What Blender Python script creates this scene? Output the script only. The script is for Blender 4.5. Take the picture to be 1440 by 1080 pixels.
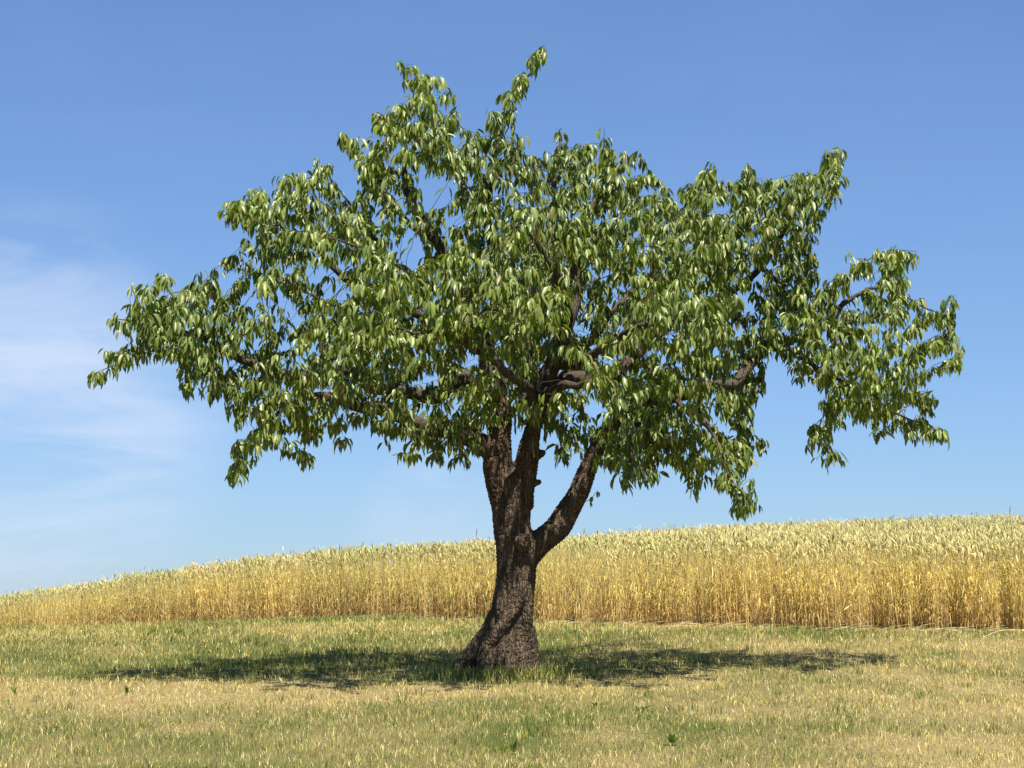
import bpy, math, random
import numpy as np
from mathutils import Vector

random.seed(7)
rng = np.random.default_rng(7)
for o in list(bpy.data.objects):
    bpy.data.objects.remove(o)
scene = bpy.context.scene
COL = scene.collection
R = math.radians

# ------------------------------------------------------------------ camera
F = 2800.0                     # focal length in pixels of a 1440 px wide picture
HORIZON = 860.0                # picture row of the true horizon
PITCH = math.atan((HORIZON - 540.0) / F)
EYE = 1.64
cam_d = bpy.data.cameras.new('camera')
cam_d.sensor_width = 36.0
cam_d.lens = 36.0 * F / 1440.0
cam_d.clip_start = 0.1
cam_d.clip_end = 20000.0
cam = bpy.data.objects.new('camera', cam_d)
COL.objects.link(cam)
cam.location = (0, 0, EYE)
cam.rotation_euler = (math.pi / 2 + PITCH, 0, 0)
scene.camera = cam

# ------------------------------------------------------------------ sun, sky, exposure
SUN_EL, SUN_AZ = R(65), R(18)          # azimuth: degrees to the right of straight behind the camera
sun_dir = Vector((math.sin(SUN_AZ) * math.cos(SUN_EL), -math.cos(SUN_AZ) * math.cos(SUN_EL), math.sin(SUN_EL)))
sd = bpy.data.lights.new('sun', 'SUN')
sd.energy = 5.0
sd.angle = R(0.53)
sd.color = (1.0, 0.95, 0.86)
sun = bpy.data.objects.new('sun', sd)
COL.objects.link(sun)
sun.rotation_euler = sun_dir.to_track_quat('Z', 'Y').to_euler()
sun.location = (4, -6, 20)

world = bpy.data.worlds.new('World')
scene.world = world
world.use_nodes = True
wn, wl = world.node_tree.nodes, world.node_tree.links
wn.clear()


def wnode(t, **kw):
    n = wn.new(t)
    for k, v in kw.items():
        setattr(n, k, v)
    return n


w_out = wnode('ShaderNodeOutputWorld')
w_bg = wnode('ShaderNodeBackground')
w_bg.inputs['Strength'].default_value = 0.0515
sky = wnode('ShaderNodeTexSky', sky_type='NISHITA')
sky.sun_disc = False
sky.sun_elevation = SUN_EL
sky.sun_rotation = math.atan2(sun_dir.x, sun_dir.y)
sky.altitude = 300
sky.air_density = 1.0
sky.dust_density = 0.35
sky.ozone_density = 3.0
w_tc = wnode('ShaderNodeTexCoord')
# thin cirrus: streaky noise on the sky direction, mostly in the low sky
w_map = wnode('ShaderNodeMapping')
w_map.inputs['Scale'].default_value = (3.2, 3.2, 11.0)
w_map.inputs['Location'].default_value = (0.0, 0.0, 0.12)
w_map.inputs['Rotation'].default_value = (0.12, 0.2, 0.3)
w_n1 = wnode('ShaderNodeTexNoise')
w_n1.inputs['Scale'].default_value = 2.2
w_n1.inputs['Detail'].default_value = 7
w_n1.inputs['Roughness'].default_value = 0.58
w_n1.inputs['Distortion'].default_value = 0.5
w_r1 = wnode('ShaderNodeMapRange')
w_r1.inputs['From Min'].default_value = 0.40
w_r1.inputs['From Max'].default_value = 0.72
wl.new(w_tc.outputs['Generated'], w_map.inputs['Vector'])
wl.new(w_map.outputs['Vector'], w_n1.inputs['Vector'])
wl.new(w_n1.outputs['Fac'], w_r1.inputs['Value'])


def px_dir(px, py):
    u, v = (px - 720) / F, (540 - py) / F
    c, s = math.cos(PITCH), math.sin(PITCH)
    return Vector((u, c - v * s, s + v * c))


def cloud_bank(px, py, inner, outer):
    d = px_dir(px, py).normalized()
    dot = wnode('ShaderNodeVectorMath', operation='DOT_PRODUCT')
    dot.inputs[1].default_value = d
    wl.new(w_tc.outputs['Generated'], dot.inputs[0])
    mr = wnode('ShaderNodeMapRange', interpolation_type='SMOOTHERSTEP')
    mr.inputs['From Min'].default_value = math.cos(R(outer))
    mr.inputs['From Max'].default_value = math.cos(R(inner))
    wl.new(dot.outputs['Value'], mr.inputs['Value'])
    return mr.outputs['Result']


def wmath(op, a, b):
    n = wnode('ShaderNodeMath', operation=op)
    for i, v in enumerate((a, b)):
        if isinstance(v, (int, float)):
            n.inputs[i].default_value = v
        else:
            wl.new(v, n.inputs[i])
    return n.outputs[0]


bank = wmath('MAXIMUM', cloud_bank(0, 600, 0.2, 7.5), wmath('MULTIPLY', cloud_bank(620, 745, 0.1, 3.0), 0.7))
cl = wmath('MULTIPLY', w_r1.outputs['Result'], wmath('ADD', wmath('MULTIPLY', bank, 0.80), 0.03))
soft = wmath('MULTIPLY', bank, 0.10)
cl = wmath('MINIMUM', wmath('ADD', cl, soft), 0.8)
w_mix = wnode('ShaderNodeMix', data_type='RGBA')
w_mix.inputs['B'].default_value = (6.2, 7.2, 9.0, 1)
# clear alpine-blue air: a flatter gradient and a bluer balance than the default sky
w_gam = wnode('ShaderNodeGamma')
w_gam.inputs['Gamma'].default_value = 0.8
w_tint = wnode('ShaderNodeMix', data_type='RGBA', blend_type='MULTIPLY')
w_tint.inputs['Factor'].default_value = 1.0
w_tint.inputs['B'].default_value = (0.97, 1.27, 1.74, 1)
wl.new(sky.outputs['Color'], w_gam.inputs['Color'])
wl.new(w_gam.outputs['Color'], w_tint.inputs['A'])
wl.new(cl, w_mix.inputs['Factor'])
wl.new(w_tint.outputs['Result'], w_mix.inputs['A'])
wl.new(w_mix.outputs['Result'], w_bg.inputs['Color'])
wl.new(w_bg.outputs['Background'], w_out.inputs['Surface'])

vs = scene.view_settings
vs.view_transform = 'Standard'
vs.look = 'None'
vs.exposure = 1.1
vs.gamma = 1.0
vs.use_curve_mapping = False

# ------------------------------------------------------------------ helpers


def pix(px, py, depth):
    """world point seen at picture pixel (1440x1080) at distance Y = depth"""
    d = px_dir(px, py)
    t = depth / d.y
    return np.array((d.x * t, depth, EYE + d.z * t))


def project(P):
    c, s = math.cos(PITCH), math.sin(PITCH)
    x, y, z = P[..., 0], P[..., 1], P[..., 2] - EYE
    fw = y * c + z * s
    up = -y * s + z * c
    return 720 + F * x / fw, 540 - F * up / fw


def hash2(ix, iy, seed):
    h = (ix.astype(np.int64) * 374761393 + iy.astype(np.int64) * 668265263 + seed * 974634777) & 0xFFFFFFFF
    h = ((h ^ (h >> 13)) * 1274126177) & 0xFFFFFFFF
    return ((h ^ (h >> 16)) & 0xFFFF) / 65535.0


def vnoise(x, y, seed=0):
    ix, iy = np.floor(x), np.floor(y)
    fx, fy = x - ix, y - iy
    fx, fy = fx * fx * (3 - 2 * fx), fy * fy * (3 - 2 * fy)
    a, b = hash2(ix, iy, seed), hash2(ix + 1, iy, seed)
    c, d = hash2(ix, iy + 1, seed), hash2(ix + 1, iy + 1, seed)
    return (a * (1 - fx) + b * fx) * (1 - fy) + (c * (1 - fx) + d * fx) * fy


def fbm(x, y, seed=0, oct=4):
    t, a, n = 0, 0.5, 0
    for i in range(oct):
        t = t + a * vnoise(x * 2 ** i + 17.3 * i, y * 2 ** i - 9.1 * i, seed + i)
        n += a
        a *= 0.5
    return t / n


def vnoise3(x, y, z, seed=0):
    iz = np.floor(z)
    fz = z - iz
    fz = fz * fz * (3 - 2 * fz)
    a = vnoise(x + iz * 31.7, y + iz * 17.9, seed)
    b = vnoise(x + (iz + 1) * 31.7, y + (iz + 1) * 17.9, seed)
    return a * (1 - fz) + b * fz


def pchip_slopes(x, y):
    h = np.diff(x)
    d = np.diff(y, axis=-1) / h
    m = np.zeros_like(y)
    w1, w2 = 2 * h[1:] + h[:-1], h[1:] + 2 * h[:-1]
    same = d[..., :-1] * d[..., 1:] > 0
    with np.errstate(divide='ignore', invalid='ignore'):
        hm = (w1 + w2) / (w1 / d[..., :-1] + w2 / d[..., 1:])
    m[..., 1:-1] = np.where(same, hm, 0)
    m[..., 0], m[..., -1] = d[..., 0], d[..., -1]
    return m


def pchip(x, y, q):
    m = pchip_slopes(x, y)
    q = np.clip(q, x[0], x[-1])
    i = np.clip(np.searchsorted(x, q, 'right') - 1, 0, len(x) - 2)
    h = x[i + 1] - x[i]
    t = (q - x[i]) / h
    return ((1 + 2 * t) * (1 - t) ** 2 * y[i] + t * (1 - t) ** 2 * h * m[i]
            + t * t * (3 - 2 * t) * y[i + 1] + t * t * (t - 1) * h * m[i + 1])


def mesh_np(name, V, quads=None, tris=None, attrs=None, smooth=False):
    """mesh from numpy arrays; attrs: {name: (N,3) or (N,) per-vertex values}"""
    me = bpy.data.meshes.new(name)
    V = np.ascontiguousarray(V, dtype=np.float32).reshape(-1, 3)
    nq = 0 if quads is None else len(quads)
    nt = 0 if tris is None else len(tris)
    me.vertices.add(len(V))
    me.vertices.foreach_set('co', V.ravel())
    loops = []
    if nq:
        loops.append(np.asarray(quads).ravel())
    if nt:
        loops.append(np.asarray(tris).ravel())
    loops = np.concatenate(loops).astype(np.int32)
    me.loops.add(len(loops))
    me.loops.foreach_set('vertex_index', loops)
    starts = np.concatenate([np.arange(nq) * 4, nq * 4 + np.arange(nt) * 3]).astype(np.int32)
    me.polygons.add(nq + nt)
    me.polygons.foreach_set('loop_start', starts)
    if smooth:
        me.polygons.foreach_set('use_smooth', np.ones(nq + nt, dtype=bool))
    for k, a in (attrs or {}).items():
        a = np.asarray(a, dtype=np.float32)
        if a.ndim == 2:
            at = me.attributes.new(k, 'FLOAT_COLOR', 'POINT')
            at.data.foreach_set('color', np.concatenate([a, np.ones((len(a), 1), np.float32)], 1).ravel())
        else:
            at = me.attributes.new(k, 'FLOAT', 'POINT')
            at.data.foreach_set('value', a)
    me.update(calc_edges=True)
    return me


def obj(name, me, mat=None, parent=None):
    o = bpy.data.objects.new(name, me)
    COL.objects.link(o)
    if mat and not me.materials:
        me.materials.append(mat)
    if parent is not None:
        o.parent = parent
        if parent.parent is None:
            o.location = -Vector(parent.location)
    return o


def tag(o, label=None, cat=None, group=None, kind=None):
    for k, v in (('label', label), ('category', cat), ('group', group), ('kind', kind)):
        if v:
            o[k] = v
    return o


def empty(name, loc):
    o = bpy.data.objects.new(name, None)
    COL.objects.link(o)
    o.location = loc
    o.empty_display_size = 0.1
    return o


# ------------------------------------------------------------------ materials
class Mat:
    def __init__(self, name):
        self.m = bpy.data.materials.new(name)
        self.m.use_nodes = True
        self.nt = self.m.node_tree
        self.nt.nodes.clear()
        self.out = self.n('ShaderNodeOutputMaterial')

    def n(self, t, **kw):
        nd = self.nt.nodes.new(t)
        for k, v in kw.items():
            if k.startswith('i_'):
                nd.inputs[k[2:].replace('_', ' ')].default_value = v
            else:
                setattr(nd, k, v)
        return nd

    def l(self, a, b):
        self.nt.links.new(a, b)

    def mix(self, fac, a, b, blend='MIX'):
        nd = self.n('ShaderNodeMix', data_type='RGBA', blend_type=blend)
        for s, v in (('Factor', fac), ('A', a), ('B', b)):
            if isinstance(v, (int, float)):
                nd.inputs[s].default_value = v
            elif isinstance(v, tuple):
                nd.inputs[s].default_value = v if len(v) == 4 else (*v, 1)
            else:
                self.l(v, nd.inputs[s])
        return nd.outputs['Result']

    def rng(self, v, a, b, c=0.0, d=1.0):
        nd = self.n('ShaderNodeMapRange')
        nd.inputs['From Min'].default_value, nd.inputs['From Max'].default_value = a, b
        nd.inputs['To Min'].default_value, nd.inputs['To Max'].default_value = c, d
        self.l(v, nd.inputs['Value'])
        return nd.outputs['Result']

    def noise(self, vec, scale, detail=4, rough=0.55, dist=0.0):
        nd = self.n('ShaderNodeTexNoise')
        nd.inputs['Scale'].default_value = scale
        nd.inputs['Detail'].default_value = detail
        nd.inputs['Roughness'].default_value = rough
        nd.inputs['Distortion'].default_value = dist
        self.l(vec, nd.inputs['Vector'])
        return nd.outputs['Fac']


def plant_material(name, rough=0.5, spec=0.3, trans=0.3, tint=(1.0, 1.0, 1.0), back=None):
    """colour comes from the plant's own 'tone' attribute; thin tissue lets some light through"""
    M = Mat(name)
    at = M.n('ShaderNodeAttribute', attribute_name='tone')
    col = at.outputs['Color']
    p = M.n('ShaderNodeBsdfPrincipled')
    p.inputs['Roughness'].default_value = rough
    p.inputs['Specular IOR Level'].default_value = spec
    c2 = col
    if back:
        g = M.n('ShaderNodeNewGeometry')
        c2 = M.mix(g.outputs['Backfacing'], col, M.mix(0.45, col, back))
    M.l(c2, p.inputs['Base Color'])
    t = M.n('ShaderNodeBsdfTranslucent')
    M.l(M.mix(1.0, col, tint, 'MULTIPLY'), t.inputs['Color'])
    ms = M.n('ShaderNodeMixShader')
    ms.inputs['Fac'].default_value = trans
    M.l(p.outputs[0], ms.inputs[1])
    M.l(t.outputs[0], ms.inputs[2])
    M.l(ms.outputs[0], M.out.inputs['Surface'])
    return M.m


MAT_LEAF = plant_material('cherry_leaf', rough=0.40, spec=0.40, trans=0.20, tint=(1.7, 1.9, 0.35), back=(0.17, 0.20, 0.065))
MAT_GRASS = plant_material('grass_blades', rough=0.6, spec=0.2, trans=0.25, tint=(1.1, 1.1, 0.9))
MAT_WHEAT = plant_material('ripe_wheat', rough=0.55, spec=0.25, trans=0.32, tint=(1.2, 1.05, 0.75))


def bark_material(name, dark, light, scale=1.0, bump=0.5):
    M = Mat(name)
    tc = M.n('ShaderNodeTexCoord')
    mp = M.n('ShaderNodeMapping')
    mp.inputs['Scale'].default_value = (1, 1, 0.30)
    M.l(tc.outputs['Object'], mp.inputs['Vector'])
    v = mp.outputs['Vector']
    fine = M.noise(v, 55 * scale, 8, 0.65, 0.4)
    mid = M.noise(v, 16 * scale, 6, 0.6, 0.8)
    big = M.noise(v, 3.2, 4, 0.5)
    vor = M.n('ShaderNodeTexVoronoi', feature='DISTANCE_TO_EDGE')
    vor.inputs['Scale'].default_value = 34 * scale
    wob = M.n('ShaderNodeVectorMath', operation='MULTIPLY_ADD')
    nz = M.n('ShaderNodeTexNoise')
    nz.inputs['Scale'].default_value = 14 * scale
    M.l(v, nz.inputs['Vector'])
    M.l(nz.outputs['Color'], wob.inputs[0])
    wob.inputs[1].default_value = (0.06, 0.06, 0.06)
    M.l(v, wob.inputs[2])
    M.l(wob.outputs[0], vor.inputs['Vector'])
    crack = M.rng(vor.outputs['Distance'], 0.0, 0.22)
    c = M.mix(M.rng(mid, 0.32, 0.68), dark, light)
    c = M.mix(M.rng(big, 0.42, 0.68, 0, 0.55), c, (0.105, 0.088, 0.05))
    c = M.mix(M.rng(crack, 0, 1, 0.55, 0.0), c, (0.022, 0.017, 0.013))
    lich = M.noise(v, 9 * scale, 5, 0.7, 0.3)
    c = M.mix(M.rng(lich, 0.66, 0.74, 0, 0.55), c, (0.24, 0.225, 0.165))
    p = M.n('ShaderNodeBsdfPrincipled')
    p.inputs['Roughness'].default_value = 0.88
    p.inputs['Specular IOR Level'].default_value = 0.2
    M.l(c, p.inputs['Base Color'])
    h = M.n('ShaderNodeMath', operation='MULTIPLY_ADD')
    M.l(fine, h.inputs[0])
    h.inputs[1].default_value = 0.7
    M.l(crack, h.inputs[2])
    b = M.n('ShaderNodeBump')
    b.inputs['Strength'].default_value = bump
    b.inputs['Distance'].default_value = 0.02
    M.l(h.outputs[0], b.inputs['Height'])
    M.l(b.outputs[0], p.inputs['Normal'])
    M.l(p.outputs[0], M.out.inputs['Surface'])
    return M.m


MAT_BARK = bark_material('cherry_bark', (0.047, 0.033, 0.022), (0.175, 0.118, 0.070), 1.0, 0.9)
MAT_LIMB = bark_material('limb_bark', (0.050, 0.036, 0.028), (0.115, 0.088, 0.066), 1.3, 0.5)
MAT_TWIG = bark_material('twig_bark', (0.075, 0.045, 0.032), (0.14, 0.10, 0.072), 2.0, 0.2)

# ground: dry lawn thatch with greener patches
M = Mat('dry_lawn')
tc = M.n('ShaderNodeTexCoord')
v = tc.outputs['Object']
at = M.n('ShaderNodeAttribute', attribute_name='green')
n1 = M.noise(v, 18, 6, 0.7)
n2 = M.noise(v, 90, 4, 0.7)
straw = M.mix(M.rng(n2, 0.35, 0.65), (0.10, 0.074, 0.032), (0.37, 0.285, 0.13))
green = M.mix(M.rng(n2, 0.35, 0.65), (0.035, 0.042, 0.012), (0.13, 0.135, 0.036))
c = M.mix(at.outputs['Fac'], straw, green)
c = M.mix(M.rng(n1, 0.52, 0.68, 0, 0.6), c, (0.075, 0.055, 0.035))
p = M.n('ShaderNodeBsdfPrincipled')
p.inputs['Roughness'].default_value = 0.95
p.inputs['Specular IOR Level'].default_value = 0.1
M.l(c, p.inputs['Base Color'])
b = M.n('ShaderNodeBump')
b.inputs['Strength'].default_value = 0.6
b.inputs['Distance'].default_value = 0.03
M.l(n2, b.inputs['Height'])
M.l(b.outputs[0], p.inputs['Normal'])
M.l(p.outputs[0], M.out.inputs['Surface'])
MAT_GROUND = M.m

# ------------------------------------------------------------------ terrain
TILT = (HORIZON - 705.0) / F
T_Y = np.array([-60, 0, 12, 18.7, 24, 28, 32, 40, 60, 120, 400, 6000.0])
T_U = np.array([-0.45, -0.257, -0.114, 0.0, 0.1, 0.257, 0.45])
T_Z = np.array([
    [0, 0, 0, 0.0, -.10, -.40, -.85, -1.9, -4.6, -13.0, -47, -347],
    [0, 0, 0, 0.0, -.02, -.18, -.50, -1.2, -3.5, -12.0, -46, -347],
    [0, 0, 0, 0.0, -.02, -.10, -.27, -.85, -2.8, -11.0, -45, -347],
    [0, 0, 0, 0.0, -.02, -.06, -.10, -.45, -2.2, -10.0, -44, -347],
    [0, 0, 0, 0.0, 0.03, 0.06, 0.08, 0.00, -1.4, -9.0, -44, -347],
    [0, 0, 0, 0.0, 0.10, 0.16, 0.22, 0.27, -0.5, -8.0, -43, -347],
    [0, 0, 0, 0.0, 0.12, 0.20, 0.28, 0.38, 0.0, -7.0, -42, -347]])
_ty = np.concatenate([np.arange(-60, 60, 0.25), np.arange(60, 400, 4.0), np.arange(400, 6001, 100.0)])
_rows = np.array([pchip(T_Y, r, _ty) for r in T_Z])
_uu = np.linspace(-0.45, 0.45, 91)
_grid = np.array([pchip(T_U, _rows[:, j], _uu) for j in range(len(_ty))]).T      # (u, y)


def terrain(x, y):
    x, y = np.asarray(x, float), np.asarray(y, float)
    u = np.clip(x / np.maximum(y, 8.0), -0.4499, 0.4499)
    fu = (u + 0.45) / 0.01
    iu = np.clip(fu.astype(int), 0, 89)
    fu = fu - iu
    yc = np.clip(y, -59.9, 5999)
    iy = np.clip(np.searchsorted(_ty, yc, 'right') - 1, 0, len(_ty) - 2)
    fy = (yc - _ty[iy]) / (_ty[iy + 1] - _ty[iy])
    z = ((_grid[iu, iy] * (1 - fy) + _grid[iu, iy + 1] * fy) * (1 - fu)
         + (_grid[iu + 1, iy] * (1 - fy) + _grid[iu + 1, iy + 1] * fy) * fu)
    z = z + TILT * yc
    near = np.clip((60 - y) / 30, 0, 1)
    return z + near * (0.05 * (fbm(x * 0.5, y * 0.5, 3, 3) - 0.5) + 0.03 * (vnoise(x * 2.1, y * 2.1, 9) - 0.5))


E_U = np.array([-0.5, -0.257, -0.114, 0.0, 0.1, 0.257, 0.5])
E_Y = np.array([52, 40, 32, 28, 25.5, 23.5, 21.5])


def wheat_edge(u):
    return pchip(E_U, E_Y, np.asarray(u, float))


def greenness(x, y):
    """0 dry straw .. 1 green, laid out as the meadow lies"""
    u = x / np.maximum(y, 1)
    g = 0.47 + 1.5 * (fbm(x * 0.45, y * 0.30, 21, 4) - 0.5) + 1.3 * (fbm(x * 1.7, y * 1.1, 33, 4) - 0.5)
    # greener strip behind and left of the tree
    g = g + 0.30 * np.exp(-((y - 21.6) / 2.5) ** 2) * np.clip(0.35 - u * 4.0, 0, 1.1)
    # bleached strip in front of it on the left
    g = g - 0.80 * np.exp(-((y - 17.3 - 0.3 * np.sin(x)) / 0.75) ** 2) * np.clip(0.55 - u * 4.5, 0, 1)
    # green foreground on the left, dry on the right
    g = g + 0.42 * np.clip((16.2 - y) / 1.5, 0, 1) * np.clip(0.6 - u * 2.5, 0, 1)
    g = g - 0.20 * np.clip(u * 5, 0, 1) * np.clip((24 - y) / 2, 0, 1)
    g = g - 0.35 * np.exp(-((y - 22.3) / 1.2) ** 2) * np.clip(u * 9, 0, 1)
    # under the crown, right
    g = g + 0.5 * np.exp(-((x - 1.6) / 2.4) ** 2 - ((y - 20.0) / 1.2) ** 2)
    g = g + 0.5 * np.exp(-((x + 0.3) / 0.7) ** 2 - ((y - 18.3) / 0.5) ** 2)
    g = g + 0.35 * np.exp(-((x + 2.0) / 2.0) ** 2 - ((y - 19.8) / 1.4) ** 2)
    return np.clip(g, 0, 1)


def sheet(xs, ys):
    X, Y = np.meshgrid(xs, ys)
    Z = terrain(X, Y)
    n, m = X.shape
    idx = np.arange(n * m).reshape(n, m)
    q = np.stack([idx[:-1, :-1], idx[:-1, 1:], idx[1:, 1:], idx[1:, :-1]], -1).reshape(-1, 4)
    return np.stack([X, Y, Z], -1).reshape(-1, 3), q, greenness(X.ravel(), Y.ravel())


xs = np.concatenate([[-6000, -2500, -1000, -400, -150, -70, -40, -25], np.arange(-18, 18.01, 0.24), [25, 40, 70, 150, 400, 1000, 2500, 6000]])
ys = np.concatenate([[-60, -30, -10, 0, 5], np.arange(9, 44, 0.24), np.arange(45, 120, 3), [150, 200, 300, 400, 700, 1200, 2500, 5999]])
Vg, Qg, Gg = sheet(xs, ys)
ground = obj('ground', mesh_np('ground', Vg, Qg, attrs={'green': Gg}, smooth=True), MAT_GROUND)
tag(ground, 'gently rising meadow ground of dry short grass below the tree', 'ground', kind='structure')

# ------------------------------------------------------------------ tree: shape of the crown in the picture
D0 = 18.74
OUTLINE = [(120,533),(132,516),(150,508),(132,492),(153,490),(172,486),(176,474),(150,452),(148,440),(166,444),(182,452),(170,425),(176,398),(197,400),(212,412),(215,393),(230,378),(240,398),(263,394),(280,388),(293,377),(305,372),(310,390),(304,412),(320,403),(333,393),(318,378),(304,356),(320,348),(333,338),(353,346),(353,325),(338,325),(309,314),(312,283),(322,275),(342,283),(348,270),(352,256),(367,264),(382,258),(390,250),(413,249),(425,238),(450,225),(462,232),(472,256),(480,283),(490,298),(498,288),(505,262),(508,238),(490,222),(476,205),(478,193),(500,195),(520,190),(528,175),(522,160),(530,147),(548,154),(575,150),(572,138),(580,130),(563,115),(555,95),(557,73),(570,80),(585,97),(597,102),(605,93),(615,105),(635,113),(638,135),(644,155),(656,178),(664,190),(680,182),(688,160),(692,142),(705,135),(720,125),(723,108),(735,98),(746,85),(752,65),(764,64),(768,80),(760,100),(752,115),(742,128),(732,145),(724,165),(724,185),(728,200),(738,195),(750,200),(754,224),(775,220),(778,190),(788,182),(800,200),(812,210),(830,205),(835,188),(850,186),(862,193),(868,210),(885,215),(905,225),(920,226),(922,248),(940,258),(955,265),(970,257),(983,235),(995,227),(1010,243),(1010,262),(1030,262),(1040,250),(1048,230),(1058,227),(1066,250),(1080,252),(1098,250),(1102,240),(1118,234),(1130,250),(1148,235),(1162,213),(1178,202),(1187,215),(1187,235),(1196,240),(1190,270),(1182,280),(1168,290),(1166,312),(1142,342),(1138,355),(1156,360),(1150,385),(1162,402),(1176,393),(1178,373),(1196,358),(1223,364),(1239,340),(1251,344),(1268,358),(1294,350),(1286,372),(1268,388),(1260,402),(1236,396),(1214,398),(1200,412),(1184,412),(1172,425),(1178,440),(1200,428),(1226,404),(1248,400),(1278,396),(1286,418),(1303,426),(1321,423),(1333,415),(1348,425),(1344,446),(1346,477),(1359,483),(1356,513),(1350,537),(1333,542),(1320,533),(1309,518),(1308,545),(1312,560),(1320,571),(1312,583),(1297,586),(1316,599),(1339,614),(1322,628),(1303,634),(1281,624),(1266,616),(1236,618),(1214,618),(1198,604),(1190,594),(1172,602),(1174,616),(1168,630),(1188,642),(1194,652),(1178,660),(1160,648),(1152,639),(1132,632),(1138,594),(1150,580),(1153,556),(1150,538),(1129,542),(1119,545),(1110,522),(1096,512),(1076,512),(1076,550),(1068,575),(1061,596),(1063,609),(1080,620),(1080,647),(1064,652),(1050,666),(1048,676),(1066,684),(1066,694),(1045,700),(1062,709),(1076,717),(1073,728),(1053,737),(1037,727),(1026,719),(1028,700),(1009,694),(1010,678),(990,675),(986,688),(990,707),(980,714),(970,704),(962,690),(953,676),(950,667),(935,666),(922,663),(925,685),(903,692),(900,679),(892,694),(874,697),(866,686),(849,676),(836,668),(830,640),(816,637),(809,650),(800,648),(793,657),(784,665),(773,662),(778,644),(784,627),(786,604),(774,600),(770,628),(755,640),(736,632),(724,612),(690,612),(682,640),(676,654),(655,658),(622,656),(597,653),(583,649),(571,662),(553,662),(556,644),(567,632),(548,632),(534,621),(516,609),(500,609),(495,621),(487,635),(481,640),(472,630),(468,615),(456,618),(456,630),(446,640),(442,653),(425,664),(424,646),(397,648),(387,644),(390,630),(377,631),(357,644),(353,664),(333,684),(322,675),(307,678),(308,668),(323,660),(330,640),(313,630),(320,617),(337,602),(333,591),(317,591),(313,572),(297,579),(291,567),(292,548),(277,545),(267,571),(253,588),(247,573),(253,556),(260,542),(233,532),(222,517),(245,512),(230,505),(207,505),(192,517),(170,519),(153,532),(137,543),(121,540)]
HOLES = [
    [(588,250),(610,256),(645,258),(638,290),(606,302),(596,282),(586,268)],
    [(548,345),(572,338),(590,330),(596,362),(584,382),(570,386),(557,360)],
    [(446,398),(485,402),(510,418),(462,426)],
    [(390,422),(407,418),(426,452),(396,442)],
    [(340,425),(362,416),(362,428),(345,442)],
    [(668,424),(695,418),(692,430),(672,434)],
    [(432,544),(469,546),(467,568),(446,564)],
    [(820,570),(857,573),(848,590),(828,594)],
    [(905,478),(930,470),(968,458),(940,486)],
    [(1056,374),(1078,378),(1072,400),(1058,392)],
    [(822,368),(836,372),(834,390),(824,384)],
    [(570,560),(600,562),(588,574)],
    [(622,300),(650,300),(660,318),(630,322)],
]
CELL = 4
GW, GH = 360, 200


def raster(poly):
    px, py = np.meshgrid((np.arange(GW) + .5) * CELL, (np.arange(GH) + .5) * CELL)
    ins = np.zeros(px.shape, bool)
    n = len(poly)
    for i in range(n):
        x0, y0 = poly[i]
        x1, y1 = poly[(i + 1) % n]
        if y0 == y1:
            continue
        c = ((y0 > py) != (y1 > py)) & (px < (x1 - x0) * (py - y0) / (y1 - y0) + x0)
        ins ^= c
    return ins


solid = raster(OUTLINE)
mask = solid.copy()
for h in HOLES:
    mask &= ~raster(h)
# distance to the outline, in cells (chamfer by repeated erosion)
dist = np.zeros(solid.shape)
er = solid.copy()
while er.any():
    dist += er
    e = er.copy()
    e[1:] &= er[:-1]
    e[:-1] &= er[1:]
    e[:, 1:] &= er[:, :-1]
    e[:, :-1] &= er[:, 1:]
    e[0] = e[-1] = False
    er = e
PXM = F / D0                                    # about 150 px per metre at the trunk
half_depth = np.clip(0.22 + 1.75 * dist * CELL / PXM, 0, 3.3)
half_depth = half_depth * (0.92 + 0.16 * np.sin(np.arange(GW) * 0.11)[None, :])


def mask_at(m, px, py):
    i = np.clip((py / CELL).astype(int), 0, GH - 1)
    j = np.clip((px / CELL).astype(int), 0, GW - 1)
    return m[i, j]


def pix_np(px, py, depth):
    u, v = (px - 720) / F, (540 - py) / F
    c, s = math.cos(PITCH), math.sin(PITCH)
    dy = c - v * s
    t = depth / dy
    return np.stack([u * t, depth + 0 * t, EYE + (s + v * c) * t], -1)


def sample_crown(n):
    out = []
    got = 0
    hmax = 3.3 ** 0.75
    while got < n:
        k = n * 4
        px, py = rng.uniform(115, 1362, k), rng.uniform(60, 740, k)
        hd = mask_at(half_depth, px, py)
        ok = mask_at(mask, px, py) & mask_at(mask, px, py + 15) & mask_at(mask, px, py + 7)
        ok &= rng.uniform(0, 1, k) < np.maximum(hd, 0.45) ** 0.75 / hmax
        px, py, hd = px[ok], py[ok], hd[ok]
        t = rng.uniform(-1, 1, len(px))
        shell = rng.uniform(0, 1, len(px)) < 0.55
        t = np.where(shell, np.sign(t) * (0.55 + 0.45 * np.abs(t)), t)
        mid = np.where(px < 740, 1.35, 0.5) * (px - 740) / 600
        Pn = pix_np(px, py, D0 + mid + t * hd)
        cl_ = vnoise3(Pn[:, 0] * 2.0, Pn[:, 1] * 2.0, Pn[:, 2] * 2.6, 55) * 0.65 + vnoise3(Pn[:, 0] * 5, Pn[:, 1] * 5, Pn[:, 2] * 5, 56) * 0.35
        edge = hd < 0.8
        Pn = Pn[(rng.uniform(0.445, 0.575, len(Pn)) < cl_) | edge]
        out.append(Pn)
        got += len(Pn)
    P = np.concatenate(out)
    return P[rng.permutation(len(P))[:n]]


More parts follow.
